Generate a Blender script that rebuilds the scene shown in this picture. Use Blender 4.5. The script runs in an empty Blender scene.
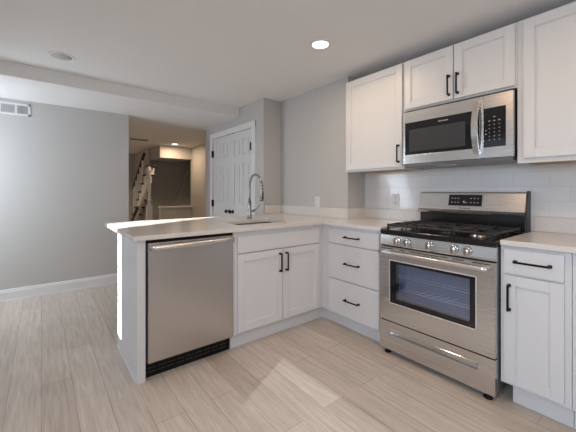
import bpy, bmesh, math, random
from mathutils import Vector, Matrix
random.seed(7)
S = bpy.context.scene
COL = S.collection
PI = math.pi

# ------------------------------------------------------------------ camera
cam_d = bpy.data.cameras.new('camera')
cam_d.sensor_width = 36.0
cam_d.lens = 311.6 / 576 * 36.0
cam_d.shift_y = -24.5 / 576
cam_d.clip_start = 0.02
cam = bpy.data.objects.new('camera', cam_d)
cam.location = (2.0644, -2.0397, 1.1842)
cam.rotation_euler = (PI / 2, 0, 0.9015)
COL.objects.link(cam)
S.camera = cam

# ------------------------------------------------------------------ world, sun, big lights, exposure
S.view_settings.view_transform = 'Standard'
S.view_settings.look = 'None'
S.view_settings.gamma = 1.0
S.view_settings.use_curve_mapping = False
S.view_settings.exposure = -0.58
S.cycles.use_denoising = True
S.cycles.max_bounces = 10
S.cycles.diffuse_bounces = 6
S.cycles.sample_clamp_indirect = 6.0
S.cycles.use_light_tree = False
S.cycles.transparent_max_bounces = 16

w = bpy.data.worlds.new('sky')
S.world = w
w.use_nodes = True
w.node_tree.nodes['Background'].inputs[0].default_value = (0.72, 0.85, 1.0, 1)
w.node_tree.nodes['Background'].inputs[1].default_value = 1.6


def lamp(name, kind, loc, energy, color, rot=None, target=None, **kw):
    d = bpy.data.lights.new(name, kind)
    d.energy = energy
    d.color = color
    for k, v in kw.items():
        setattr(d, k, v)
    o = bpy.data.objects.new(name, d)
    o.location = loc
    if target is not None:
        o.rotation_euler = (Vector(target) - Vector(loc)).to_track_quat('-Z', 'Y').to_euler()
    elif rot is not None:
        o.rotation_euler = rot
    COL.objects.link(o)
    return o


SUN = Vector((-0.51, 1.0, -0.38))
lamp('sun', 'SUN', (3, -8, 4), 45.0, (1.0, 0.97, 0.94), target=Vector((3, -8, 4)) + SUN, angle=0.009)
# daylight entering at two back windows, plus an added fill at the windowless right wall
lamp('window_daylight', 'AREA', (-2.02, -3.20, 1.3), 46, (0.80, 0.90, 1.0), rot=(PI / 2 - .28, 0, .3), shape='RECTANGLE', size=.7, size_y=1.3)
lamp('window_daylight', 'AREA', (2.04, -3.20, 1.4), 48, (0.64, 0.80, 1.0), rot=(PI / 2 - .62, 0, 0), shape='RECTANGLE', size=1.1, size_y=1.2, spread=2.2)
lamp('window_daylight', 'AREA', (3.22, -1.6, 1.5), 26, (1.0, 0.97, 0.94), rot=(PI / 2 + .5, 0, PI / 2), shape='RECTANGLE', size=1.3, size_y=1.2)  # unseen fill tilted up to lift the ceiling and soffit


# ------------------------------------------------------------------ materials
def mat(name, color, rough=0.5, metal=0.0, spec=0.5, emit=None, estr=0.0, noise=0.0, nscale=6.0, stretch=(1, 1, 1), bump=0.0, coat=0.0, rvar=0.0):
    m = bpy.data.materials.new(name)
    m.use_nodes = True
    nt = m.node_tree
    b = nt.nodes['Principled BSDF']
    b.inputs['Base Color'].default_value = (*color, 1)
    b.inputs['Roughness'].default_value = rough
    b.inputs['Metallic'].default_value = metal
    b.inputs['Specular IOR Level'].default_value = spec
    b.inputs['Coat Weight'].default_value = coat
    if emit:
        b.inputs['Emission Color'].default_value = (*emit, 1)
        b.inputs['Emission Strength'].default_value = estr
    if emit:
        m.cycles.emission_sampling = 'NONE'
    if noise or bump or rvar:
        tc = nt.nodes.new('ShaderNodeNewGeometry')
        mp = nt.nodes.new('ShaderNodeMapping')
        mp.inputs['Scale'].default_value = stretch
        n = nt.nodes.new('ShaderNodeTexNoise')
        n.inputs['Scale'].default_value = nscale
        n.inputs['Detail'].default_value = 4
        nt.links.new(tc.outputs['Position'], mp.inputs[0])
        nt.links.new(mp.outputs[0], n.inputs['Vector'])
        if noise:
            r = nt.nodes.new('ShaderNodeMix')
            r.data_type = 'RGBA'
            r.inputs[6].default_value = (*[max(0, c * (1 - noise)) for c in color], 1)
            r.inputs[7].default_value = (*[min(1, c * (1 + noise)) for c in color], 1)
            nt.links.new(n.outputs['Fac'], r.inputs[0])
            nt.links.new(r.outputs[2], b.inputs['Base Color'])
        if rvar:
            mr = nt.nodes.new('ShaderNodeMapRange')
            mr.inputs[3].default_value = rough - rvar
            mr.inputs[4].default_value = rough + rvar
            nt.links.new(n.outputs['Fac'], mr.inputs[0])
            nt.links.new(mr.outputs[0], b.inputs['Roughness'])
        if bump:
            bp = nt.nodes.new('ShaderNodeBump')
            bp.inputs['Strength'].default_value = bump
            bp.inputs['Distance'].default_value = 0.002
            nt.links.new(n.outputs['Fac'], bp.inputs['Height'])
            nt.links.new(bp.outputs[0], b.inputs['Normal'])
    return m


def mat_floor():
    m = bpy.data.materials.new('wood_look_planks')
    m.use_nodes = True
    nt = m.node_tree
    L = nt.links.new
    N = nt.nodes.new
    b = nt.nodes['Principled BSDF']
    g = N('ShaderNodeNewGeometry')
    mp = N('ShaderNodeMapping')
    mp.inputs['Location'].default_value = (0.35, 0.065, 0)
    L(g.outputs['Position'], mp.inputs[0])
    br = N('ShaderNodeTexBrick')
    br.offset = 0.37
    br.offset_frequency = 2
    br.inputs['Scale'].default_value = 1.0
    br.inputs['Brick Width'].default_value = 1.2
    br.inputs['Row Height'].default_value = 0.152
    br.inputs['Mortar Size'].default_value = 0.0016
    br.inputs['Mortar Smooth'].default_value = 0.3
    br.inputs['Bias'].default_value = 0.0
    br.inputs['Color1'].default_value = (0.50, 0.432, 0.372, 1)
    br.inputs['Color2'].default_value = (0.60, 0.53, 0.468, 1)
    br.inputs['Mortar'].default_value = (0.30, 0.255, 0.215, 1)
    L(mp.outputs[0], br.inputs['Vector'])
    m2 = N('ShaderNodeMapping')
    m2.inputs['Scale'].default_value = (1.6, 24, 1)
    L(g.outputs['Position'], m2.inputs[0])
    n1 = N('ShaderNodeTexNoise')
    n1.inputs['Scale'].default_value = 2.2
    n1.inputs['Detail'].default_value = 6
    n1.inputs['Roughness'].default_value = 0.62
    n1.inputs['Distortion'].default_value = 0.6
    L(m2.outputs[0], n1.inputs['Vector'])
    cr = N('ShaderNodeValToRGB')
    cr.color_ramp.elements[0].position = 0.32
    cr.color_ramp.elements[0].color = (0.74, 0.72, 0.70, 1)
    cr.color_ramp.elements[1].position = 0.68
    cr.color_ramp.elements[1].color = (1.14, 1.14, 1.14, 1)
    L(n1.outputs['Fac'], cr.inputs[0])
    mx = N('ShaderNodeMix')
    mx.data_type = 'RGBA'
    mx.blend_type = 'MULTIPLY'
    mx.inputs[0].default_value = 0.75
    L(br.outputs['Color'], mx.inputs[6])
    L(cr.outputs[0], mx.inputs[7])
    L(mx.outputs[2], b.inputs['Base Color'])
    b.inputs['Roughness'].default_value = 0.36
    b.inputs['Specular IOR Level'].default_value = 0.4
    bp = N('ShaderNodeBump')
    bp.inputs['Strength'].default_value = 0.25
    bp.inputs['Distance'].default_value = 0.002
    bp.invert = True
    L(br.outputs['Fac'], bp.inputs['Height'])
    L(bp.outputs[0], b.inputs['Normal'])
    return m


def mat_tile():
    m = bpy.data.materials.new('white_gloss_tile')
    m.use_nodes = True
    nt = m.node_tree
    L = nt.links.new
    N = nt.nodes.new
    b = nt.nodes['Principled BSDF']
    g = N('ShaderNodeNewGeometry')
    sx = N('ShaderNodeSeparateXYZ')
    cx = N('ShaderNodeCombineXYZ')
    L(g.outputs['Position'], sx.inputs[0])
    L(sx.outputs[0], cx.inputs[0])
    L(sx.outputs[2], cx.inputs[1])
    br = N('ShaderNodeTexBrick')
    br.inputs['Scale'].default_value = 1.0
    br.inputs['Brick Width'].default_value = 0.203
    br.inputs['Row Height'].default_value = 0.1016
    br.inputs['Mortar Size'].default_value = 0.0012
    br.inputs['Color1'].default_value = (0.74, 0.74, 0.745, 1)
    br.inputs['Color2'].default_value = (0.77, 0.77, 0.775, 1)
    br.inputs['Mortar'].default_value = (0.60, 0.60, 0.60, 1)
    L(cx.outputs[0], br.inputs['Vector'])
    L(br.outputs['Color'], b.inputs['Base Color'])
    b.inputs['Roughness'].default_value = 0.12
    bp = N('ShaderNodeBump')
    bp.inputs['Strength'].default_value = 0.3
    bp.inputs['Distance'].default_value = 0.002
    bp.invert = True
    L(br.outputs['Fac'], bp.inputs['Height'])
    L(bp.outputs[0], b.inputs['Normal'])
    return m


def mat_glass(name, tint, transp, rough=0.02):
    m = bpy.data.materials.new(name)
    m.use_nodes = True
    nt = m.node_tree
    nt.nodes.remove(nt.nodes['Principled BSDF'])
    out = nt.nodes['Material Output']
    t = nt.nodes.new('ShaderNodeBsdfTransparent')
    t.inputs[0].default_value = (*tint, 1)
    g = nt.nodes.new('ShaderNodeBsdfGlossy')
    g.inputs['Roughness'].default_value = rough
    mx = nt.nodes.new('ShaderNodeMixShader')
    mx.inputs[0].default_value = 1 - transp
    nt.links.new(t.outputs[0], mx.inputs[1])
    nt.links.new(g.outputs[0], mx.inputs[2])
    nt.links.new(mx.outputs[0], out.inputs[0])
    return m


M = {
    'wall': mat('grey_wall_paint', (0.52, 0.515, 0.505), 0.6, noise=0.015, nscale=3),
    'ceil': mat('ceiling_paint', (0.83, 0.825, 0.82), 0.8, noise=0.01),
    'trim': mat('white_trim_paint', (0.76, 0.76, 0.77), 0.4, noise=0.01),
    'door': mat('white_door_paint', (0.70, 0.70, 0.71), 0.45, noise=0.01),
    'cab': mat('white_cabinet_paint', (0.70, 0.70, 0.705), 0.38, noise=0.01),
    'counter': mat('pale_quartz', (0.70, 0.67, 0.64), 0.16, noise=0.05, nscale=60),
    'steel': mat('brushed_steel', (0.69, 0.68, 0.67), 0.27, 1.0, noise=0.012, nscale=5, stretch=(.2, .2, 70), rvar=0.015),
    'steelv': mat('brushed_steel_upright', (0.56, 0.54, 0.525), 0.30, 1.0, noise=0.02, nscale=7, stretch=(40, 40, 1), rvar=0.015),
    'chrome': mat('polished_chrome', (0.72, 0.72, 0.72), 0.10, 1.0, noise=0.01),
    'satin': mat('satin_bright_trim', (0.85, 0.85, 0.85), 0.45, 0.7, noise=0.01),
    'nickel': mat('brushed_nickel', (0.33, 0.33, 0.33), 0.25, 1.0, noise=0.02),
    'black': mat('matte_black_metal', (0.006, 0.0055, 0.0055), 0.5, spec=0.2, noise=0.02),
    'enamel': mat('black_enamel', (0.012, 0.012, 0.013), 0.16, noise=0.02),
    'iron': mat('cast_iron', (0.018, 0.018, 0.019), 0.42, noise=0.1, nscale=40, bump=0.2),
    'bglass': mat('black_glass', (0.012, 0.012, 0.014), 0.06, noise=0.02),
    'mglass': mat('smoked_window', (0.055, 0.055, 0.06), 0.06, noise=0.02),
    'cavity': mat('oven_cavity_enamel', (0.24, 0.27, 0.32), 0.4, noise=0.05),  # bluish window reflection put into the colour
    'rack': mat('bright_rack_wire', (0.85, 0.85, 0.85), 0.4, 0.2, noise=0.02),
    'dark': mat('dark_grey_casing', (0.05, 0.05, 0.052), 0.45, noise=0.05),
    'sideg': mat('grey_casing', (0.22, 0.215, 0.21), 0.4, metal=0.6, noise=0.03),
    'mark': mat('pale_print', (0.55, 0.55, 0.55), 0.5, noise=0.02),
    'plate': mat('outlet_plastic', (0.74, 0.73, 0.71), 0.35, noise=0.01),
    'slot': mat('outlet_slots', (0.12, 0.12, 0.12), 0.5, noise=0.02),
    'lens': mat('lit_lens', (0.9, 0.9, 0.9), 0.4, emit=(1.0, 0.93, 0.82), estr=9.0, noise=0.01),
    'lensoff': mat('unlit_lens', (0.52, 0.52, 0.52), 0.5, noise=0.02),
    'ply': mat('raw_plywood', (0.46, 0.31, 0.16), 0.6, noise=0.15, nscale=4, stretch=(1, 10, 1)),
    'tread': mat('dark_stained_wood', (0.035, 0.018, 0.012), 0.35, noise=0.2, nscale=8),
    'shade': mat('roller_shade_cloth', (0.7, 0.7, 0.68), 0.8, noise=0.03),  # for unseen sheets added to block the sun
    'sink': mat('sink_steel', (0.42, 0.38, 0.34), 0.3, 1.0, noise=0.03),
    'floor': mat_floor(),
    'tile': mat_tile(),
    'pane': mat_glass('clear_pane', (1, 1, 1), 0.95),
    'film': mat_glass('filmed_pane', (0.31, 0.325, 0.34), 0.9),  # added tint that weakens the sun beam for the floor patch
    'oglass': mat_glass('oven_door_glass', (0.74, 0.83, 0.97), 0.80, 0.05),  # blue tint stands in for daylight reflected in the glass
}


# ------------------------------------------------------------------ mesh helpers
class MB:
    def __init__(self, off=(0, 0, 0)):
        self.bm = bmesh.new()
        self.off = Vector(off)

    def _add(self, tmp, smooth=False):
        me = bpy.data.meshes.new('t')
        if smooth:
            for f in tmp.faces:
                f.smooth = True
        tmp.to_mesh(me)
        tmp.free()
        self.bm.from_mesh(me)
        bpy.data.meshes.remove(me)
        return self

    def box(self, x0, x1, y0, y1, z0, z1, bev=0.0, seg=2):
        t = bmesh.new()
        bmesh.ops.create_cube(t, size=1)
        c = Vector(((x0 + x1) / 2, (y0 + y1) / 2, (z0 + z1) / 2))
        s = Vector((abs(x1 - x0), abs(y1 - y0), abs(z1 - z0)))
        for v in t.verts:
            v.co = Vector((v.co.x * s.x, v.co.y * s.y, v.co.z * s.z)) + c
        if bev > 0:
            bev = min(bev, min(s) * 0.45)
            bmesh.ops.bevel(t, geom=list(t.edges), offset=bev, segments=seg, affect='EDGES', profile=0.5)
        return self._add(t)

    def prism(self, pts, axis, a, b, bev=0.0):
        """pts: 2D outline in the two other axes (in xyz order), pushed from a to b along axis"""
        t = bmesh.new()

        def mk(p, s):
            if axis == 'x':
                return (s, p[0], p[1])
            if axis == 'y':
                return (p[0], s, p[1])
            return (p[0], p[1], s)
        va = [t.verts.new(mk(p, a)) for p in pts]
        vb = [t.verts.new(mk(p, b)) for p in pts]
        n = len(pts)
        t.faces.new(va)
        t.faces.new(list(reversed(vb)))
        for i in range(n):
            t.faces.new((va[i], vb[i], vb[(i + 1) % n], va[(i + 1) % n]))
        bmesh.ops.recalc_face_normals(t, faces=list(t.faces))
        if bev:
            bmesh.ops.bevel(t, geom=list(t.edges), offset=bev, segments=2, affect='EDGES', profile=0.5)
        return self._add(t)

    def tube(self, path, r, seg=12, caps=True, ry=None):
        """sweep a round (or r x ry oval) section along a path"""
        t = bmesh.new()
        P = [Vector(p) for p in path]
        rr = r if isinstance(r, (list, tuple)) else [r] * len(P)
        rings = []
        ref = None
        for i, p in enumerate(P):
            d = (P[min(i + 1, len(P) - 1)] - P[max(i - 1, 0)]).normalized()
            if ref is None:
                ref = Vector((0, 0, 1)) if abs(d.z) < 0.9 else Vector((0, 1, 0))
            u = d.cross(ref).normalized()
            v = u.cross(d).normalized()
            ref = v
            k = rr[i]
            rings.append([t.verts.new(p + u * (math.cos(2 * PI * j / seg) * (ry or k)) + v * (math.sin(2 * PI * j / seg) * k)) for j in range(seg)])
        for a, b in zip(rings, rings[1:]):
            for j in range(seg):
                t.faces.new((a[j], a[(j + 1) % seg], b[(j + 1) % seg], b[j]))
        if caps:
            t.faces.new(list(reversed(rings[0])))
            t.faces.new(rings[-1])
        bmesh.ops.recalc_face_normals(t, faces=list(t.faces))
        for f in t.faces:
            f.smooth = len(f.verts) == 4
        return self._add(t)

    def lathe(self, prof, c=(0, 0, 0), axis='z', seg=24, smooth=True):
        """prof: (radius, height) pairs, turned round an axis through c"""
        t = bmesh.new()
        rings = []
        c = Vector(c)
        for r, h in prof:
            ring = []
            for j in range(seg):
                a = 2 * PI * j / seg
                x, y = math.cos(a) * max(r, 1e-5), math.sin(a) * max(r, 1e-5)
                q = {'z': (x, y, h), 'y': (x, h, y), 'x': (h, x, y)}[axis]
                ring.append(t.verts.new(c + Vector(q)))
            rings.append(ring)
        for a, b in zip(rings, rings[1:]):
            for j in range(seg):
                t.faces.new((a[j], a[(j + 1) % seg], b[(j + 1) % seg], b[j]))
        t.faces.new(list(reversed(rings[0])))
        t.faces.new(rings[-1])
        bmesh.ops.remove_doubles(t, verts=list(t.verts), dist=1e-4)
        bmesh.ops.recalc_face_normals(t, faces=list(t.faces))
        return self._add(t, smooth)

    def build(self, name, m, parent=None, **props):
        me = bpy.data.meshes.new(name)
        for v in self.bm.verts:
            v.co -= self.off
        self.bm.to_mesh(me)
        self.bm.free()
        me.materials.append(M[m])
        o = bpy.data.objects.new(name, me)
        COL.objects.link(o)
        if parent:
            o.parent = parent
        for k, v in props.items():
            o[k] = v
        return o


def struct(name, mb, m, parent=None):
    o = mb.build(name, m, parent)
    if parent is None:
        o['kind'] = 'structure'
    return o


def thing(name, label, cat, loc=(0, 0, 0), rz=0.0, group=None):
    o = bpy.data.objects.new(name, None)
    o.empty_display_size = 0.1
    o.location = loc
    o.rotation_euler = (0, 0, rz)
    COL.objects.link(o)
    o['label'] = label
    o['category'] = cat
    if group:
        o['group'] = group
    return o


def tag(o, label, cat, group=None):
    o['label'] = label
    o['category'] = cat
    if group:
        o['group'] = group
    return o


# ------------------------------------------------------------------ the room
H, HL = 2.32, 2.195            # main ceiling, lowered ceiling
YT, YG, YC = 0.61, 0.33, 0.07  # tiled wall, grey wall beside it, closet wall
XR, YB, XL = 3.30, -3.30, -2.475

struct('floor', MB().box(-7.2, XR + .1, YB - .1, 1.36, -0.08, 0), 'floor')
struct('ceiling', MB().prism([(-1.545, YB - .1), (XR + .1, YB - .1), (XR + .1, 0.75), (-1.69, 0.75)], 'z', H, H + .12), 'ceil')
struct('ceiling_lowered', MB().prism([(-7.2, YB - .1), (-1.545, YB - .1), (-1.69, 0.75), (-2.6, .75), (-2.6, 1.36), (-7.2, 1.36)], 'z', HL, H + .12), 'ceil')
struct('wall_range', MB().box(0.02, XR + .1, YT, YT + .12, 0, H), 'wall')
struct('wall_sink', MB().box(-1.08, 0.02, YG, YT + .12, 0, H), 'wall')
struct('wall_right', MB().box(XR, XR + .1, -3.4, 0.73, 0, H), 'wall')
struct('wall_left', MB().box(XL - .12, XL, YB, -1.135, 0, HL), 'wall')
struct('tile_wall', MB().box(0.021, 2.6, YT - .009, YT, 0.90, 1.42), 'tile')

# closet block with the double door opening
DX0, DX1, DZ = -2.50, -1.335, 2.0
cw = MB()
cw.box(-2.78, DX0 - .002, YC, YC + .11, 0, H)
cw.box(DX1 + .002, -1.08, YC, YC + .11, 0, H)
cw.box(DX0 - .002, DX1 + .002, YC, YC + .11, DZ + .005, H)
cw.box(-1.19, -1.08, YC + .11, YG + .3, 0, H)
cw.box(-2.78, -2.67, YC + .11, .69, 0, H)
cw.box(-2.67, -1.19, .60, .69, 0, H)
struct('wall_closet', cw, 'wall')
# casing around the door
cs = MB()
cs.box(DX0 - .075, DX0, YC - .018, YC, 0, DZ + .075, .004)
cs.box(DX1, DX1 + .085, YC - .018, YC, 0, DZ + .075, .004)
cs.box(DX0 - .075, DX1 + .085, YC - .02, YC, DZ, DZ + .078, .004)
struct('trim_1', cs, 'trim')

d1 = bpy.data.objects.new('door_1', None)
d1.location = ((DX0 + DX1) / 2, YC, 0)
COL.objects.link(d1)
d1['kind'] = 'structure'
off = d1.location
xm = (DX0 + DX1) / 2


def door_leaf(x0, x1, name):
    b = MB(off)
    yf = YC + .006
    st = .085
    xm_ = (x0 + x1) / 2
    b.box(x0, x1, yf + .012, yf + .035, .01, DZ)
    rows = [(.22, .78), (1.0, 1.56), (1.66, 1.89)]
    cols = [(x0 + st, xm_ - st * .42), (xm_ + st * .42, x1 - st)]
    # stiles and rails
    for a, c in ((x0, cols[0][0]), (cols[0][1], cols[1][0]), (cols[1][1], x1)):
        b.box(a, c, yf, yf + .014, .01, DZ)
    zs = [.01] + [v for r in rows for v in r] + [DZ]
    for i in range(0, len(zs), 2):
        for c in cols:
            b.box(c[0], c[1], yf, yf + .014, zs[i], zs[i + 1])
    # raised fields
    for c in cols:
        for r in rows:
            b.box(c[0] + .026, c[1] - .026, yf + .002, yf + .014, r[0] + .026, r[1] - .026, .006)
    return b.build(name, 'door', d1)


lf = door_leaf(DX0 + .003, xm - .002, 'door_leaf')
rt = door_leaf(xm + .002, DX1 - .003, 'door_leaf')
for leaf, hx, kx in ((lf, DX0 + .006, xm - .06), (rt, DX1 - .018, xm + .06)):
    for hz in (.25, 1.005, 1.765):
        MB(off).tube([(hx, YC - .016, hz - .05), (hx, YC - .016, hz + .05)], .010, 10).box(hx - .016, hx + .016, YC - .014, YC + .008, hz - .05, hz + .05).build('hinge', 'black', leaf)
    k = MB(off)
    k.lathe([(.026, 0), (.026, -.006), (.012, -.009), (.010, -.03), (.022, -.038), (.027, -.05), (.022, -.062), (0, -.066)], (kx, YC + .008, .90), 'y')
    k.build('knob', 'black', leaf)
MB(off).box(xm - .09, xm - .05, YC - .001, YC + .004, DZ - .004, DZ + .004).box(xm + .05, xm + .09, YC - .001, YC + .004, DZ - .004, DZ + .004).build('catch', 'black', d1)

# baseboards
bb = MB()
bb.prism([(XL, 0), (XL + .02, 0), (XL + .02, .01), (XL + .014, .012), (XL + .014, .095), (XL + .009, .105), (XL + .009, .118), (XL, .125)], 'y', YB, -1.135)
struct('baseboard_left', bb, 'trim')
struct('baseboard_back', MB().box(XL, XR, YB, YB + .014, 0, .12, .003), 'trim')
struct('baseboard_right', MB().box(XR - .014, XR, YB, 0.6, 0, .12, .003), 'trim')

# back wall with its three windows (behind the camera: the daylight and the low sun come through them)
WINS = [(-2.38, -1.22, .74, 2.05), (-.05, .44, .74, 2.05), (1.62, 2.70, .80, 2.05)]  # unseen; last opening sized to throw the floor sun patch
bw = MB()
xs = -7.2
for (a, c, z0, z1) in WINS:
    bw.box(xs, a, YB - .1, YB, 0, H)
    bw.box(a, c, YB - .1, YB, 0, z0)
    bw.box(a, c, YB - .1, YB, z1, H)
    xs = c
bw.box(xs, XR + .1, YB - .1, YB, 0, H)
struct('wall_back', bw, 'wall')
for i, (a, c, z0, z1) in enumerate(WINS):
    f = MB()
    for q in ((a, a + .03, z0, z1), (c - .03, c, z0, z1), (a, c, z0, z0 + .03), (a, c, z1 - .03, z1)):
        if i == 1:
            continue
        f.box(q[0], q[1], YB - .09, YB - .03, q[2], q[3])
    for q in ((a - .07, a, z0 - .07, z1 + .07), (c, c + .07, z0 - .07, z1 + .07), (a, c, z0 - .07, z0), (a, c, z1, z1 + .07)):
        f.box(q[0], q[1], YB, YB + .02, q[2], q[3], .003)
    wf = struct('window_%d' % (i + 1), f, 'trim')
    MB().box(a, c, YB - .064, YB - .06, z0, z1).build('window_pane', 'film' if i == 2 else 'pane', wf)
    if i == 0:
        MB().box(a + .01, c - .01, YB - .03, YB - .026, z0, z1).build('roller_shade', 'shade', wf)  # added opaque sheet keeps the sun out here
    if i == 2:
        MB().box(a + .01, c - .01, YB - .03, YB - .026, 1.0, z1).build('roller_shade', 'shade', wf)  # added opaque sheet trims the beam to the floor patch

# ------------------------------------------------------------------ the hall beyond
struct('wall_hall_right', MB().box(-5.05, -2.78, .69, .80, 0, HL), 'wall')
struct('wall_hall_end', MB().box(-6.5, -6.4, -.03, 1.25, 0, HL).box(-7.1, -5.7, -.075, -.03, 0, HL), 'wall')
struct('wall_hall_far', MB().box(-7.2, -7.1, YB, .80, 0, HL), 'wall')
struct('wall_hall_back', MB().box(-6.5, -5.05, 1.25, 1.35, 0, HL).box(-5.05, -4.95, .80, 1.35, 0, HL), 'wall')
struct('trim_2', MB().box(-6.1, -4.98, -.02, .69, 1.925, HL), 'wall')
hw = MB().box(-5.05, -4.95, -.02, .69, 0, .83)
hwo = struct('wall_hall_half', hw, 'wall')
MB().box(-5.05, -4.93, -.04, .69, .83, .855, .004).build('ledge_cap', 'trim', hwo)
# sloping soffit edge seen above the half wall
struct('trim_3', MB().prism([(1.25, 2.05), (1.25, .5), (.55, .5)], 'x', -6.4, -6.34), 'wall')

st = thing('staircase', 'white staircase with dark wooden treads rising in the hall beyond the peninsula', 'staircase', (-5.7, -.25, 0))
so = (-5.7, -.25, 0)
X0, Z0, RUN, RISE, NS = -6.42, .60, .204, .185, 7
sk = MB(so)
pts = [(X0 - .05, Z0 - .30)]
for k in range(NS):
    pts += [(X0 + RUN * k, Z0 + RISE * k + .01), (X0 + RUN * (k + 1), Z0 + RISE * k + .01)]
top = pts[-1]
pts = [(X0, Z0 - .20)] + pts[1:] + [(top[0], top[1] - .32)]
sk.prism(pts, 'y', -.25, -.20)
sk.build('stringer', 'trim', st)
for k in range(NS):
    MB(so).box(X0 + RUN * k - .03, X0 + RUN * (k + 1), -.275, -.08, Z0 + RISE * k, Z0 + RISE * k + .035, .006).build('tread', 'tread', st)
    MB(so).box(X0 + RUN * k - .004, X0 + RUN * k + .014, -.235, -.08, Z0 + RISE * (k - 1) + .03, Z0 + RISE * k).build('riser', 'trim', st)
    xx = X0 + RUN * (k + .35)
    if xx < -5.38:
        zt = 1.50 + (xx + 6.09) * .708
        MB(so).box(xx - .016, xx + .016, -.26, -.228, Z0 + RISE * k + .03, min(zt, HL - .01)).build('baluster', 'trim', st)
MB(so).tube([(-6.45, -.245, 1.26), (-5.36, -.245, 2.03)], .03, 10).build('handrail', 'tread', st, label='black sloping handrail')
MB(so).tube([(-6.32, -.31, .42), (-5.68, -.31, .82)], .03, 10).build('lower_handrail', 'tread', st, label='black lower handrail')

nw = MB((-4.7, -.31, 0))
nw.box(-4.75, -4.65, -.36, -.26, 0, .90, .006).box(-4.735, -4.665, -.345, -.275, .90, .93, .01).box(-4.725, -4.675, -.335, -.285, .93, 1.62, .01).box(-4.728, -4.672, -.338, -.282, 1.60, 1.63, .008).box(-4.74, -4.66, -.35, -.27, 1.00, 1.02, .006)
o = nw.build('newel_post', 'trim')
o.location = (-4.7, -.31, 0)
tag(o, 'white square newel post in the hall in front of the staircase', 'post')


# ------------------------------------------------------------------ ceiling lights, vent, outlets
def downlight(x, y, z, r, label, lit, name='recessed_ceiling_light'):
    t = thing(name, label, 'ceiling light', (x, y, z), 0, 'recessed ceiling lights' if lit else None)
    MB().lathe([(r * .74, 0.0), (r, 0.0), (r, -.004), (r * .96, -.007), (r * .80, -.007), (r * .74, -.002)], (0, 0, 0), 'z', 36).build('trim_ring', 'ceil' if not lit else 'trim', t)
    MB().lathe([(r * .76, -.001), (r * .76, -.005), (0, -.007)], (0, 0, 0), 'z', 36).build('lens', 'lens' if lit else 'lensoff', t)
    return t


downlight(.335, -.352, H, .082, 'lit round recessed light in the white ceiling above the peninsula corner', True)
lamp('kitchen_downlight', 'AREA', (.335, -.352, H - .02), 9, (1.0, .74, .50), rot=(0, 0, 0), shape='DISK', size=.13)
downlight(-4.64, .19, HL, .075, 'lit round recessed light in the hall ceiling over the stairs', True)
lamp('hall_downlight', 'AREA', (-4.64, .19, HL - .02), 13, (1.0, .70, .44), rot=(0, 0, 0), shape='DISK', size=.13)
lamp('stair_light', 'AREA', (-5.6, -1.35, HL - .05), 30, (1.0, .80, .60), rot=(-.5, 0, 0), shape='DISK', size=.2)
downlight(-1.165, -1.905, H, .095, 'unlit flat round grey disc in the kitchen ceiling at left', False, 'ceiling_disc')
# the other kitchen cans, out of the frame
for (x, y, e) in ((1.75, -.75, 9), (1.0, -1.7, 6)):
    lamp('kitchen_downlight', 'AREA', (x, y, H - .02), e, (1.0, .64, .36), rot=(0, 0, 0), shape='DISK', size=.13)

v = thing('wall_vent', 'white metal air vent high on the grey wall at far left', 'vent', (XL, -2.3, 2.09))
vo = (XL, -2.3, 2.09)
ya, yb, za, zb = -2.52, -2.137, 2.022, 2.156
f = MB(vo)
for q in ((ya, yb, za, za + .022), (ya, yb, zb - .022, zb), (ya, ya + .022, za, zb), (yb - .022, yb, za, zb)):
    f.box(XL, XL + .008, q[0], q[1], q[2], q[3], .002)
for yy in (-2.26, -2.39):
    f.box(XL, XL + .007, yy - .008, yy + .008, za, zb)
f.build('frame', 'trim', v)
MB(vo).box(XL, XL + .001, ya + .01, yb - .01, za + .01, zb - .01).build('duct_backing', 'dark', v)
for k in range(8):
    zz = za + .028 + k * .0112
    MB(vo).prism([(XL + .001, zz), (XL + .006, zz - .004), (XL + .006, zz - .001), (XL + .001, zz + .004)], 'y', ya + .015, -2.26).build('slat', 'trim', v)
for k in range(10):
    yy = -2.25 + k * .0098
    MB(vo).box(XL + .001, XL + .006, yy, yy + .004, za + .02, zb - .02).build('slat', 'trim', v)

cv = MB((-4.48, -.55, HL)).box(-4.55, -4.41, -.71, -.39, HL - .008, HL, .002)
o = cv.build('ceiling_vent', 'sideg')
o.location = (-4.48, -.55, HL)
tag(o, 'dark narrow vent strip in the hall ceiling above the staircase', 'vent')


def outlet(x, z, y, w_, h_, label):
    t = thing('wall_outlet', label, 'outlet', (x, y, z))
    MB().box(-w_ / 2, w_ / 2, -.006, 0, -h_ / 2, h_ / 2, .003).build('cover_plate', 'plate', t)
    for s in (-1, 1):
        r = MB().box(-.017, .017, -.008, -.004, s * .027 - .019, s * .027 + .019, .004).build('receptacle', 'plate', t)
        sl = MB().box(-.008, -.005, -.0086, -.007, s * .027 - .002, s * .027 + .009).box(.005, .008, -.0086, -.007, s * .027 - .002, s * .027 + .009).box(-.003, .003, -.0086, -.007, s * .027 - .012, s * .027 - .007)
        sl.build('slots', 'slot', r)
    return t


outlet(-.41, 1.068, YG, .075, .118, 'white outlet plate on the grey wall above the sink backsplash')
outlet(.378, 1.10, YT - .009, .075, .118, 'pale outlet plate on the white tile left of the range')


# ------------------------------------------------------------------ cabinets
FW = .057


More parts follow.
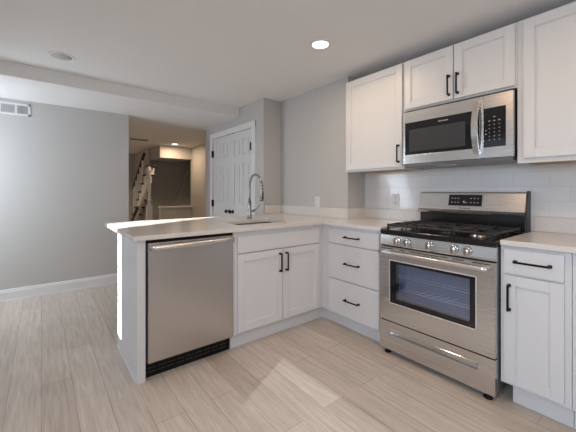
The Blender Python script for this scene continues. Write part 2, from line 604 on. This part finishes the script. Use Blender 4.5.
def shaker(x0, x1, z0, z1, yf=-.02, fw=FW):
    b = MB()
    e = .0015
    b.box(x0, x0 + fw, yf, yf + .019, z0, z1, e, 1)
    b.box(x1 - fw, x1, yf, yf + .019, z0, z1, e, 1)
    b.box(x0 + fw, x1 - fw, yf, yf + .019, z0, z0 + fw, e, 1)
    b.box(x0 + fw, x1 - fw, yf, yf + .019, z1 - fw, z1, e, 1)
    b.box(x0 + fw - .004, x1 - fw + .004, yf + .009, yf + .017, z0 + fw - .004, z1 - fw + .004)
    # small bead inside the frame
    q = .007
    for r in ((x0 + fw, x0 + fw + q, z0 + fw, z1 - fw), (x1 - fw - q, x1 - fw, z0 + fw, z1 - fw), (x0 + fw, x1 - fw, z0 + fw, z0 + fw + q), (x0 + fw, x1 - fw, z1 - fw - q, z1 - fw)):
        b.box(r[0], r[1], yf + .005, yf + .012, r[2], r[3], .002, 1)
    return b


def slab(x0, x1, z0, z1, yf=-.02):
    return MB().box(x0, x1, yf, yf + .019, z0, z1, .002, 2)


def pull(parent, c, length, vertical, yf=-.02):
    """bow pull with square feet"""
    b = MB()
    h = length / 2
    s = .0055
    n = 8
    for i in range(-1, 2, 2):
        e = i * (h - .009)
        if vertical:
            b.box(c[0] - .008, c[0] + .008, yf - .007, yf, c[1] + e - .009, c[1] + e + .009, .002)
            b.box(c[0] - s, c[0] + s, yf - .030, yf, c[1] + e - .006, c[1] + e + .006, .002)
        else:
            b.box(c[0] + e - .009, c[0] + e + .009, yf - .007, yf, c[1] - .008, c[1] + .008, .002)
            b.box(c[0] + e - .006, c[0] + e + .006, yf - .030, yf, c[1] - s, c[1] + s, .002)
    if vertical:
        b.box(c[0] - s, c[0] + s, yf - .034, yf - .024, c[1] - h + .003, c[1] + h - .003, .003)
    else:
        b.box(c[0] - h + .003, c[0] + h - .003, yf - .034, yf - .024, c[1] - s, c[1] + s, .003)
    return b.build('handle', 'black', parent)


def carcass(t, w_, d, z0, z1, name='carcass', m='cab'):
    return MB().box(0, w_, 0, d, z0, z1, .0015, 1).build(name, m, t)


TK = .112
# sink base, in the peninsula (front faces +x): local x -> world +y
t = thing('sink_base_cabinet', 'white sink base cabinet with two shaker doors under the sink, beside the dishwasher', 'cabinet', (0, -.925, 0), PI / 2, 'base cabinets')
# left open on top for the basin
c = MB()
wS = .925 - .03
c.box(0, wS, .0, .018, TK, .884, .0015, 1).box(0, .018, .018, .61, TK, .884).box(wS - .018, wS, .018, .61, TK, .884).box(0, wS, .59, .61, TK, .884).box(0, wS, .018, .61, TK, TK + .02)
c.build('carcass', 'cab', t)
MB().box(0.0, wS + .08, .045, .06, 0, TK, .001, 1).build('toe_kick', 'cab', t)
slab(.03, .87, .722, .847).build('false_drawer_front', 'cab', t)
dl = shaker(.03, .447, .13, .712).build('door', 'cab', t)
dr = shaker(.453, .87, .13, .712).build('door', 'cab', t)
pull(dl, (.447 - .03, .605), .158, True)
pull(dr, (.453 + .03, .605), .158, True)
MB().box(wS, wS + .03, -.001, .02, TK, .884, .001, 1).build('corner_filler', 'cab', t)

# drawer base on the range wall
t = thing('drawer_base_cabinet', 'white three-drawer base cabinet in the corner left of the range', 'cabinet', (0, 0, 0), 0, 'base cabinets')
MB().box(0.0, .656, 0, .28, TK, .884, .0015, 1).box(.03, .656, .28, .585, TK, .884).build('carcass', 'cab', t)
MB().box(-.045, .656, .045, .06, 0, TK, .001, 1).build('toe_kick', 'cab', t)
for z0, z1 in ((.733, .855), (.425, .723), (.118, .415)):
    d = slab(.095, .630, z0, z1).build('drawer', 'cab', t)
    pull(d, (.368, (z0 + z1) / 2 + (0.004 if z1 > .8 else 0.0)), .158, False)

# right base
XRB = 1.428
t = thing('drawer_door_base_cabinet', 'narrow white base cabinet with one drawer over one door, right of the range', 'cabinet', (XRB, 0, 0), 0, 'base cabinets')
carcass(t, .302, .59, TK, .884)
MB().box(0.045, .302, .045, .06, 0, TK, .001, 1).build('toe_kick', 'cab', t)
MB().box(0.045, .06, .06, .59, 0, TK).build('toe_kick_return', 'cab', t)
d = slab(.021, .276, .733, .868).build('drawer', 'cab', t)
pull(d, (.149, .803), .165, False)
d = shaker(.021, .276, .130, .723, fw=.055).build('door', 'cab', t)
pull(d, (.021 + .026, .602), .15, True)
t = thing('corner_base_cabinet', 'plain white base cabinet end at the right edge, beside the narrow base cabinet', 'cabinet', (XRB + .304, 0, 0), 0, 'base cabinets')
carcass(t, .62, .59, TK, .884)
MB().box(0, .62, .045, .06, 0, TK, .001, 1).build('toe_kick', 'cab', t)
d = shaker(.13, .60, .130, .723).build('door', 'cab', t)
d = slab(.13, .60, .733, .868).build('drawer', 'cab', t)

# uppers: front plane y = .27
YU = .272
ZU0, ZU1 = 1.368, 2.235


def upper(name, label, x0, x1, z0, doors, handles, bottom=True):
    t = thing(name, label, 'cabinet', (x0, YU, z0), 0, 'wall cabinets')
    h = ZU1 - z0
    MB().box(0, x1 - x0, 0, YT - YU - .012, 0.012, h, .0015, 1).box(0, x1 - x0, 0, .02, 0, .012).box(0, .016, .02, YT - YU - .012, 0, .012).box(x1 - x0 - .016, x1 - x0, .02, YT - YU - .012, 0, .012).build('carcass', 'cab', t)
    if bottom:
        MB().box(.017, x1 - x0 - .017, .021, YT - YU - .012, .006, .012).build('underside', 'ply', t, label='raw plywood underside')
    for (a, b, c_, d_), hd in zip(doors, handles):
        dd = shaker(a - x0, b - x0, c_ - z0, d_ - z0).build('door', 'cab', t)
        if hd:
            pull(dd, (hd[0] - x0, hd[1] - z0), .15, True)
    return t


upper('wall_cabinet', 'tall single-door white wall cabinet left of the microwave', .043, .663, ZU0, [(.066, .655, 1.386, 2.222)], [(.628, 1.494)])
upper('wall_cabinet', 'short two-door white wall cabinet directly above the microwave', .664, 1.431, 1.828, [(.676, 1.055, 1.842, 2.224), (1.062, 1.424, 1.842, 2.224)], [(1.029, 1.944), (1.089, 1.944)], False)
upper('wall_cabinet', 'tall white wall cabinet at the right edge, right of the microwave', 1.432, 2.10, 1.358, [(1.466, 2.066, 1.386, 2.222)], [None])

# peninsula end panel
t = thing('cabinet_end_panel', 'white end panel closing the near end of the peninsula beside the dishwasher', 'panel', (-.31, -1.556, 0))
eo = (-.31, -1.556, 0)
MB(eo).box(-.625, -.02, -1.580, -1.535, 0, .884, .001, 1).build('side_panel', 'cab', t)
MB(eo).box(-.02, .0, -1.583, -1.533, 0, .884, .002, 1).build('front_stile', 'cab', t)
MB(eo).box(-.625, -.02, -1.588, -1.580, 0, .012, .002, 1).build('shoe_strip', 'cab', t)

# ------------------------------------------------------------------ countertops, backsplashes, sink, tap
CT, CB = .915, .886
SX0, SX1, SY0, SY1 = -.485, -.135, -.80, -.27
t = thing('countertop', 'pale quartz L-shaped countertop over the peninsula and corner drawers', 'countertop', (-.4, -.6, CB), 0, 'quartz countertops')
co = (-.4, -.6, CB)
XBK = -1.03
b = bmesh.new()
# grid with a sink hole, extruded
xs_ = [-1.078, XBK, SX0, SX1, .035, .660]
ys_ = [-1.611, SY0, SY1, -.035, .085, YG - .002, YT - .011]


def cell(i, j):
    x = (xs_[i] + xs_[i + 1]) / 2
    y = (ys_[j] + ys_[j + 1]) / 2
    if SX0 < x < SX1 and SY0 < y < SY1:
        return False
    if x < XBK and y < .085:
        return False
    if x > .035:
        return y > -.035
    if x < .035 and y > YG - .002:
        return False
    return True


vd = {}
for i in range(len(xs_) - 1):
    for j in range(len(ys_) - 1):
        if cell(i, j):
            q = []
            for (a, c) in ((i, j), (i + 1, j), (i + 1, j + 1), (i, j + 1)):
                if (a, c) not in vd:
                    vd[(a, c)] = b.verts.new((xs_[a], ys_[c], CT))
                q.append(vd[(a, c)])
            b.faces.new(q)
r = bmesh.ops.extrude_face_region(b, geom=list(b.faces))
for vv in [g for g in r['geom'] if isinstance(g, bmesh.types.BMVert)]:
    vv.co.z = CB
bmesh.ops.recalc_face_normals(b, faces=list(b.faces))
cm = MB(co)
me = bpy.data.meshes.new('t')
b.to_mesh(me)
b.free()
cm.bm.from_mesh(me)
cm.build('slab', 'counter', t)

t = thing('countertop', 'short pale quartz countertop right of the range', 'countertop', (1.9, .28, CB), 0, 'quartz countertops')
MB((1.9, .28, CB)).box(1.4345, 2.36, -.035, YT - .011, CB, CT, .003).build('slab', 'counter', t)


def splash(label, x0, x1, y0, y1):
    c = ((x0 + x1) / 2, (y0 + y1) / 2, CT)
    o = MB(c).box(x0, x1, y0, y1, CT + .0005, CT + .100, .002).build('backsplash_strip', 'counter')
    o.location = c
    tag(o, label, 'backsplash', 'quartz backsplash strips')


splash('long low quartz backsplash strip against the grey wall below its outlet', -1.058, .020, YG - .02, YG - .0005)
splash('short quartz backsplash strip on the closet return behind the tap', -1.078, -1.0585, .088, YG - .0005)
splash('short quartz backsplash strip on the wall return under the left wall cabinet', .0225, .040, YG - .02, YT - .030)
splash('low quartz backsplash strip along the tile left of the range', .022, .655, YT - .0295, YT - .0095)
splash('low quartz backsplash strip along the tile right of the range', 1.442, 2.36, YT - .0295, YT - .0095)

t = thing('kitchen_sink', 'undermount steel sink let into the peninsula countertop', 'sink', ((SX0 + SX1) / 2, (SY0 + SY1) / 2, .7))
s0 = (((SX0 + SX1) / 2, (SY0 + SY1) / 2, .7))
k = MB(s0)
zt, zb_ = CB - .001, .70
e = .004
k.box(SX0 - e - .003, SX0 - e + .001, SY0 - e, SY1 + e, zb_, zt).box(SX1 + e - .001, SX1 + e + .003, SY0 - e, SY1 + e, zb_, zt)
k.box(SX0 - e, SX1 + e, SY0 - e - .003, SY0 - e + .001, zb_, zt).box(SX0 - e, SX1 + e, SY1 + e - .001, SY1 + e + .003, zb_, zt)
k.box(SX0 - e, SX1 + e, SY0 - e, SY1 + e, zb_ - .004, zb_)
k.build('basin', 'sink', t)
MB(s0).lathe([(.045, 0), (.045, .003), (.03, .004), (.028, .001), (0, .001)], ((SX0 + SX1) / 2, (SY0 + SY1) / 2, zb_), 'z').build('drain', 'chrome', t)

fx, fy = -.60, -.42
t = thing('kitchen_faucet', 'tall brushed gooseneck pull-down tap behind the sink', 'faucet', (fx, fy, CT))
MB().lathe([(.028, .0005), (.028, .006), (.024, .010), (.021, .05), (.019, .10), (.0155, .135), (.0125, .15), (.012, .155), (0, .155)], (0, 0, 0), 'z').build('base', 'nickel', t)
R = .108
path = [(0, 0, .15), (0, 0, .22), (0, 0, .325)]
for i in range(1, 15):
    a = PI - i * PI * .93 / 14
    path.append((R + R * math.cos(a), 0, .325 + R * math.sin(a)))
ne = path[-1]
nk = MB().tube(path, .0115, 14)
nk.tube([(0, 0, .17), (0, 0, .185)], .0145, 14)
nk.build('gooseneck', 'nickel', t)
sh = MB().lathe([(.0125, 0), (.0145, -.008), (.0150, -.03), (.012, -.036), (.0165, -.055), (.0195, -.10), (.021, -.165), (.019, -.172), (0, -.172)], (ne[0] + .004, 0, ne[2] + .003), 'z')
sho = sh.build('spray_head', 'nickel', t)
MB().box(ne[0] + .020, ne[0] + .027, -.008, .008, ne[2] - .15, ne[2] - .085, .003).build('spray_button', 'black', sho)
MB().tube([(0, .015, .075), (0, .055, .078)], .013, 12).tube([(0, .05, .080), (.02, .075, .10), (.045, .10, .145)], [.007, .0055, .0045], 10).build('lever', 'nickel', t)

# ------------------------------------------------------------------ dishwasher
t = thing('dishwasher', 'stainless steel dishwasher with bar handle at the near end of the peninsula', 'dishwasher', (0, -1.531, 0), PI / 2)
W = .600
MB().box(.003, W - .003, .03, .58, .10, .872).build('tub', 'dark', t)
MB().box(.004, W - .004, -.0, .03, .866, .884).build('top_gap_strip', 'black', t)
MB().box(.008, W - .005, -.022, .03, .117, .864, .005, 3).build('door_panel', 'steelv', t)
h = MB()
for i, (a, c) in enumerate(((.02, .05), (W - .05, W - .02))):
    h.box(a, c, -.045, -.02, .822, .848, .004)
pth = [(.012 + (W - .03) * i / 16, -.052 - .018 * math.sin(PI * i / 16), .836) for i in range(17)]
h.tube(pth, .017, 14, ry=.010)
h.build('handle', 'steel', t)
MB().box(.004, W - .004, .045, .06, .0, .112).build('kick_plate', 'black', t)
for k_ in range(9):
    MB().box(.02 + k_ * .062, .02 + k_ * .062 + .05, .041, .046, .030, .034).box(.02 + k_ * .062, .02 + k_ * .062 + .05, .041, .046, .055, .059).box(.02 + k_ * .062, .02 + k_ * .062 + .05, .041, .046, .08, .084).build('grille_slot', 'dark', t)
for lx in (.05, W - .05):
    MB().lathe([(.018, 0.0), (.018, .01), (.008, .012), (.008, .11)], (lx, .12, 0), 'z').build('foot', 'black', t)

# ------------------------------------------------------------------ range
RX0, RX1 = .663, 1.421
ro = (1.042, .28, 0)
t = thing('gas_range', 'freestanding stainless gas range with black grates between the base cabinets', 'range', ro)
MB(ro).box(RX0, RX1, -.025, .585, .045, .868, .003).build('body', 'sideg', t)
MB(ro).box(RX0 - .001, RX1 + .001, -.052, .50, .868, .905, .008, 3).build('cooktop', 'enamel', t)
MB(ro).prism([(-.025, .790), (-.047, .790), (-.052, .800), (-.045, .868), (-.025, .868)], 'x', RX0, RX1, .0015).build('control_panel', 'steel', t)
MB(ro).box(RX0 + .004, RX1 - .004, -.03, -.024, .783, .792).build('door_gap', 'black', t)
for kx in (.803, .880, 1.037, 1.194, 1.270):
    q = MB(ro)
    q.lathe([(.028, 0), (.028, -.004), (.025, -.007), (.0215, -.008), (.0195, -.026), (.017, -.030), (0, -.030)], (kx, -.049, .830), 'y', 24)
    kb = q.build('knob', 'chrome', t)
    MB(ro).box(kx - .0055, kx + .0055, -.090, -.074, .830 - .020, .830 + .020, .003).build('knob_grip', 'nickel', kb)
    MB(ro).lathe([(.0285, -.0005), (.0285, -.0015), (.024, -.0015)], (kx, -.048, .830), 'y', 24).build('knob_ring', 'black', kb)
# oven door built round its window
wx0, wx1, wz0, wz1 = .748, 1.326, .378, .692
yd0, yd1 = -.062, -.028
d = MB(ro)
d.box(RX0 + .002, wx0, yd0, yd1, .250, .783).box(wx1, RX1 - .002, yd0, yd1, .250, .783)
d.box(wx0, wx1, yd0, yd1, .250, wz0).box(wx0, wx1, yd0, yd1, wz1, .783)
od = d.build('oven_door', 'steel', t)
fr = MB(ro)
for q in ((wx0, wx0 + .006, wz0, wz1), (wx1 - .006, wx1, wz0, wz1), (wx0, wx1, wz0, wz0 + .006), (wx0, wx1, wz1 - .006, wz1)):
    fr.box(q[0], q[1], yd0 - .003, yd1, q[2], q[3], .001, 1)
fr.build('window_trim', 'satin', od)
g = MB(ro)
ix0, ix1, iz0, iz1 = .803, 1.288, .416, .668
for q in ((wx0 + .005, ix0, wz0 + .005, wz1 - .005), (ix1, wx1 - .005, wz0 + .005, wz1 - .005), (ix0, ix1, wz0 + .005, iz0), (ix0, ix1, iz1, wz1 - .005)):
    g.box(q[0], q[1], yd0 + .001, yd1 + .004, q[2], q[3])
g.build('window_border', 'bglass', od)
MB(ro).box(ix0, ix1, yd0 + .001, yd0 + .005, iz0, iz1).build('window_glass', 'oglass', od)
vn = MB(ro)
for a, c in ((.68, .775), (.83, .87), (.90, 1.16), (1.19, 1.26), (1.30, 1.40)):
    vn.box(a, c, yd0 - .0008, yd0 + .004, .768, .773)
vn.build('vent_slots', 'black', od)
hd = MB(ro)
for hx in (.715, 1.369):
    hd.box(hx - .02, hx + .02, -.098, yd0 + .002, .735, .757, .004)
hd.tube([(.688 + .708 * i / 20, -.100 - .010 * math.sin(PI * i / 20), .746) for i in range(21)], .0155, 16, ry=.011)
hd.build('handle', 'steel', od)
# oven interior, in front of the body casing: flat plate with window reflection in its colour, and racks
cv_ = MB(ro)
ci = (.77, 1.31, .39, .70)
cv_.box(ci[0], ci[1], -.0275, -.0245, ci[2], ci[3])
cv_.build('oven_cavity', 'cavity', t)
rk = MB(ro)
for zz in (.485, .575):
    rk.tube([(.79, -.036, zz), (1.30, -.036, zz)], .0034, 6)
    rk.tube([(.79, -.034, zz + .014), (1.30, -.034, zz + .016)], .002, 6)
for i in range(5):
    rk.tube([(.94 + i * .045, -.035, .478), (1.03 + i * .045, -.035, .522)], .0022, 6)
rk.build('oven_rack', 'rack', t)
# storage drawer with a recessed pull lip
d = MB(ro)
dz0, dz1 = .036, .240
px0, px1, pz0, pz1 = .750, 1.330, .150, .192
d.box(RX0 + .002, px0, -.058, -.026, dz0, dz1).box(px1, RX1 - .002, -.058, -.026, dz0, dz1)
d.box(px0, px1, -.058, -.026, dz0, pz0).box(px0, px1, -.058, -.026, pz1, dz1)
d.box(px0, px1, -.034, -.026, pz0, pz1)
dw = d.build('storage_drawer', 'steel', t)
MB(ro).prism([(-.060, pz1), (-.064, pz1 - .004), (-.060, pz1 - .022), (-.046, pz1 - .026), (-.046, pz1)], 'x', px0 + .002, px1 - .002, .001).build('drawer_pull', 'chrome', dw)
MB(ro).box(RX0 + .004, RX1 - .004, -.034, -.024, .240, .251).build('drawer_gap', 'black', t)
for fx_, fy_ in ((.712, .02), (1.372, .02), (.712, .52), (1.372, .52)):
    MB(ro).lathe([(.024, 0), (.024, .008), (.010, .014), (.010, .05)], (fx_, fy_ - .045, 0), 'z', 16).build('foot', 'black', t)
# backguard
MB(ro).box(RX0 + .006, RX1 - .013, .515, .588, .905, 1.025, .003).build('backguard_riser', 'enamel', t)
bgx0, bgx1 = .655, 1.409
bg = MB(ro).prism([(.500, 1.012), (.492, 1.030), (.512, 1.040), (.542, 1.172), (.556, 1.182), (.588, 1.182), (.588, 1.012)], 'x', bgx0, bgx1, .002)
bgo = bg.build('backguard', 'steel', t)
MB(ro).prism([(.505, 1.006), (.494, 1.028), (.514, 1.042), (.544, 1.176), (.558, 1.187), (.590, 1.187), (.590, .905), (.520, .905)], 'x', bgx1 - .001, bgx1 + .013, .002).build('end_cap', 'dark', bgo)
# display panel on the slanted face
sl = Vector((0, .030, .132)).normalized()
nrm = Vector((0, -sl.z, sl.y))
base = Vector((0, .512, 1.040))


def slant_quad(mb, x0, x1, s0_, s1_, d0, d1_):
    t_ = bmesh.new()
    vs = []
    for dd in (d0, d1_):
        for (x, s_) in ((x0, s0_), (x1, s0_), (x1, s1_), (x0, s1_)):
            p = base + sl * s_ + nrm * dd
            vs.append(t_.verts.new((x, p.y, p.z)))
    for q in ((0, 1, 2, 3), (7, 6, 5, 4), (0, 4, 5, 1), (1, 5, 6, 2), (2, 6, 7, 3), (3, 7, 4, 0)):
        t_.faces.new([vs[i] for i in q])
    bmesh.ops.recalc_face_normals(t_, faces=list(t_.faces))
    mb._add(t_)


q = MB(ro)
slant_quad(q, .895, 1.150, .026, .126, -.002, .002)
dpf = q.build('display_surround', 'chrome', bgo)
q = MB(ro)
slant_quad(q, .902, 1.143, .034, .122, .0, .0035)
dp = q.build('display_panel', 'bglass', t)
for row, s_ in ((0, .090), (1, .058)):
    for cxm in (.93, .953, .976, 1.068, 1.092, 1.116):
        q = MB(ro)
        slant_quad(q, cxm - .005, cxm + .005, s_, s_ + .005, .003, .0042)
        q.build('key_mark', 'mark', dp)
q = MB(ro)
slant_quad(q, 1.012, 1.022, .058, .072, .003, .0042)
slant_quad(q, 1.021, 1.042, .058, .062, .003, .0042)
q.build('clock_mark', 'mark', dp)
q = MB(ro)
for i in range(9):
    slant_quad(q, .985 + i * .009, .985 + i * .009 + .006, .012, .018, .0, .0012)
q.build('maker_mark', 'dark', bgo)
# burners and grates
for (bx, by, br_) in ((.800, .10, .042), (.800, .36, .034), (1.042, .23, .050), (1.284, .10, .048), (1.284, .36, .032)):
    q = MB(ro).lathe([(br_ * 1.25, 0), (br_ * 1.25, .004), (br_, .008), (br_, .014), (0, .014)], (bx, by, .9045), 'z', 24)
    bo = q.build('burner', 'nickel', t)
    MB(ro).lathe([(br_ * .86, 0), (br_ * .9, .004), (br_ * .8, .009), (0, .010)], (bx, by, .9185), 'z', 24).build('burner_cap', 'iron', bo)
for (ga, gb_) in ((.690, .918), (.926, 1.158), (1.166, 1.394)):
    q = MB(ro)
    y0, y1, z0, z1 = .005, .465, .926, .942
    u = .006
    for yy in (y0, (y0 + y1) / 2, y1):
        q.box(ga, gb_, yy - u, yy + u, z0, z1, .003, 1)
    for xx in (ga + u, gb_ - u):
        q.box(xx - u, xx + u, y0, y1, z0, z1, .003, 1)
    xm_ = (ga + gb_) / 2
    for yc in ((y0 * 3 + y1) / 4, (y0 + y1 * 3) / 4):
        for s in (-1, 1):
            q.box(xm_ + s * .028, xm_ + s * (gb_ - ga) / 2, yc - .005, yc + .005, z0, z1 + .004, .003, 1)
            q.box(xm_ - .005, xm_ + .005, yc + s * .028, yc + s * .115, z0, z1 + .004, .003, 1)
    for xx in (ga + u, gb_ - u):
        for yy in (y0, (y0 + y1) / 2, y1):
            q.box(xx - .008, xx + .008, yy - .008, yy + .008, .9045, z1 + .002, .003, 1)
    q.build('grate', 'iron', t)

# ------------------------------------------------------------------ microwave
mo = (1.05, .42, 1.40)
MX0, MX1, MZ0, MZ1, MY = .680, 1.424, 1.402, 1.806, .222
t = thing('microwave', 'stainless over-the-range microwave with black glass door under the short cabinet', 'microwave', mo)
MB(mo).box(MX0 + .004, MX1 - .002, MY + .032, .598, MZ0 + .004, 1.826, .002).build('casing', 'dark', t)
XS = 1.262
d = MB(mo)
gx0, gx1, gz0, gz1 = .702, 1.236, 1.470, 1.722
d.box(MX0, gx0, MY, MY + .03, MZ0, MZ1, .003).box(gx1, XS - .001, MY, MY + .03, MZ0, MZ1, .003)
d.box(gx0, gx1, MY, MY + .03, MZ0, gz0, .001).box(gx0, gx1, MY, MY + .03, gz1, MZ1, .001)
md = d.build('door', 'steel', t)
MB(mo).box(gx0, gx1, MY + .0015, MY + .02, gz0, gz1).build('door_glass', 'bglass', md)
wi = MB(mo)
wi.box(.735, 1.15, MY + .0005, MY + .003, 1.495, 1.665, .001, 1)
wi.build('door_window', 'mglass', md)
lg = MB(mo)
for i in range(9):
    lg.box(.965 + i * .008, .965 + i * .008 + .005, MY + .0005, MY + .003, 1.692, 1.699)
lg.build('maker_mark', 'mark', md)
# bowed handle
hb = MB(mo)
n = 18
outer = [(MY - .012 - .040 * math.sin(PI * i / n), 1.432 + (1.772 - 1.432) * i / n) for i in range(n + 1)]
inner = [(y + .014, z) for y, z in outer]
hb.prism(outer + list(reversed(inner)), 'x', 1.205, 1.240)
hb.box(1.207, 1.238, MY - .012, MY + .004, 1.426, 1.456, .002).box(1.207, 1.238, MY - .012, MY + .004, 1.748, 1.778, .002)
hb.build('handle', 'steel', md)
c = MB(mo)
cx0, cx1 = 1.264, 1.386
c.box(XS + .001, MX1, MY, MY + .03, MZ0, gz0, .001).box(XS + .001, MX1, MY, MY + .03, gz1, MZ1, .001)
c.box(cx1, MX1, MY, MY + .03, gz0, gz1, .001)
cp = c.build('control_frame', 'steel', t)
ck = MB(mo).box(XS + .001, cx1, MY + .001, MY + .02, gz0, gz1).build('keypad', 'bglass', t)
for r_ in range(7):
    for c_ in range(3):
        x = 1.295 + c_ * .028
        z = 1.662 - r_ * .0245
        ww = .006 if r_ in (0, 1) else .003
        if r_ == 0 and c_ != 1:
            continue
        MB(mo).box(x - ww, x + ww, MY, MY + .003, z - .002, z + .002).build('key_mark', 'mark', ck)
km = MB(mo)
km.box(1.271, 1.279, MY, MY + .003, 1.577, 1.582).box(1.271, 1.279, MY, MY + .003, 1.552, 1.558)
km.build('indicator_mark', 'mark', ck)
MB(mo).box(MX0 + .02, MX1 - .01, MY + .036, .59, MZ0 - .022, MZ0 + .004, .004).build('underside_vent', 'sideg', t)
MB(mo).box(.93, 1.06, MY + .06, MY + .10, MZ0 - .024, MZ0 - .02).build('lamp_cover', 'plate', t)
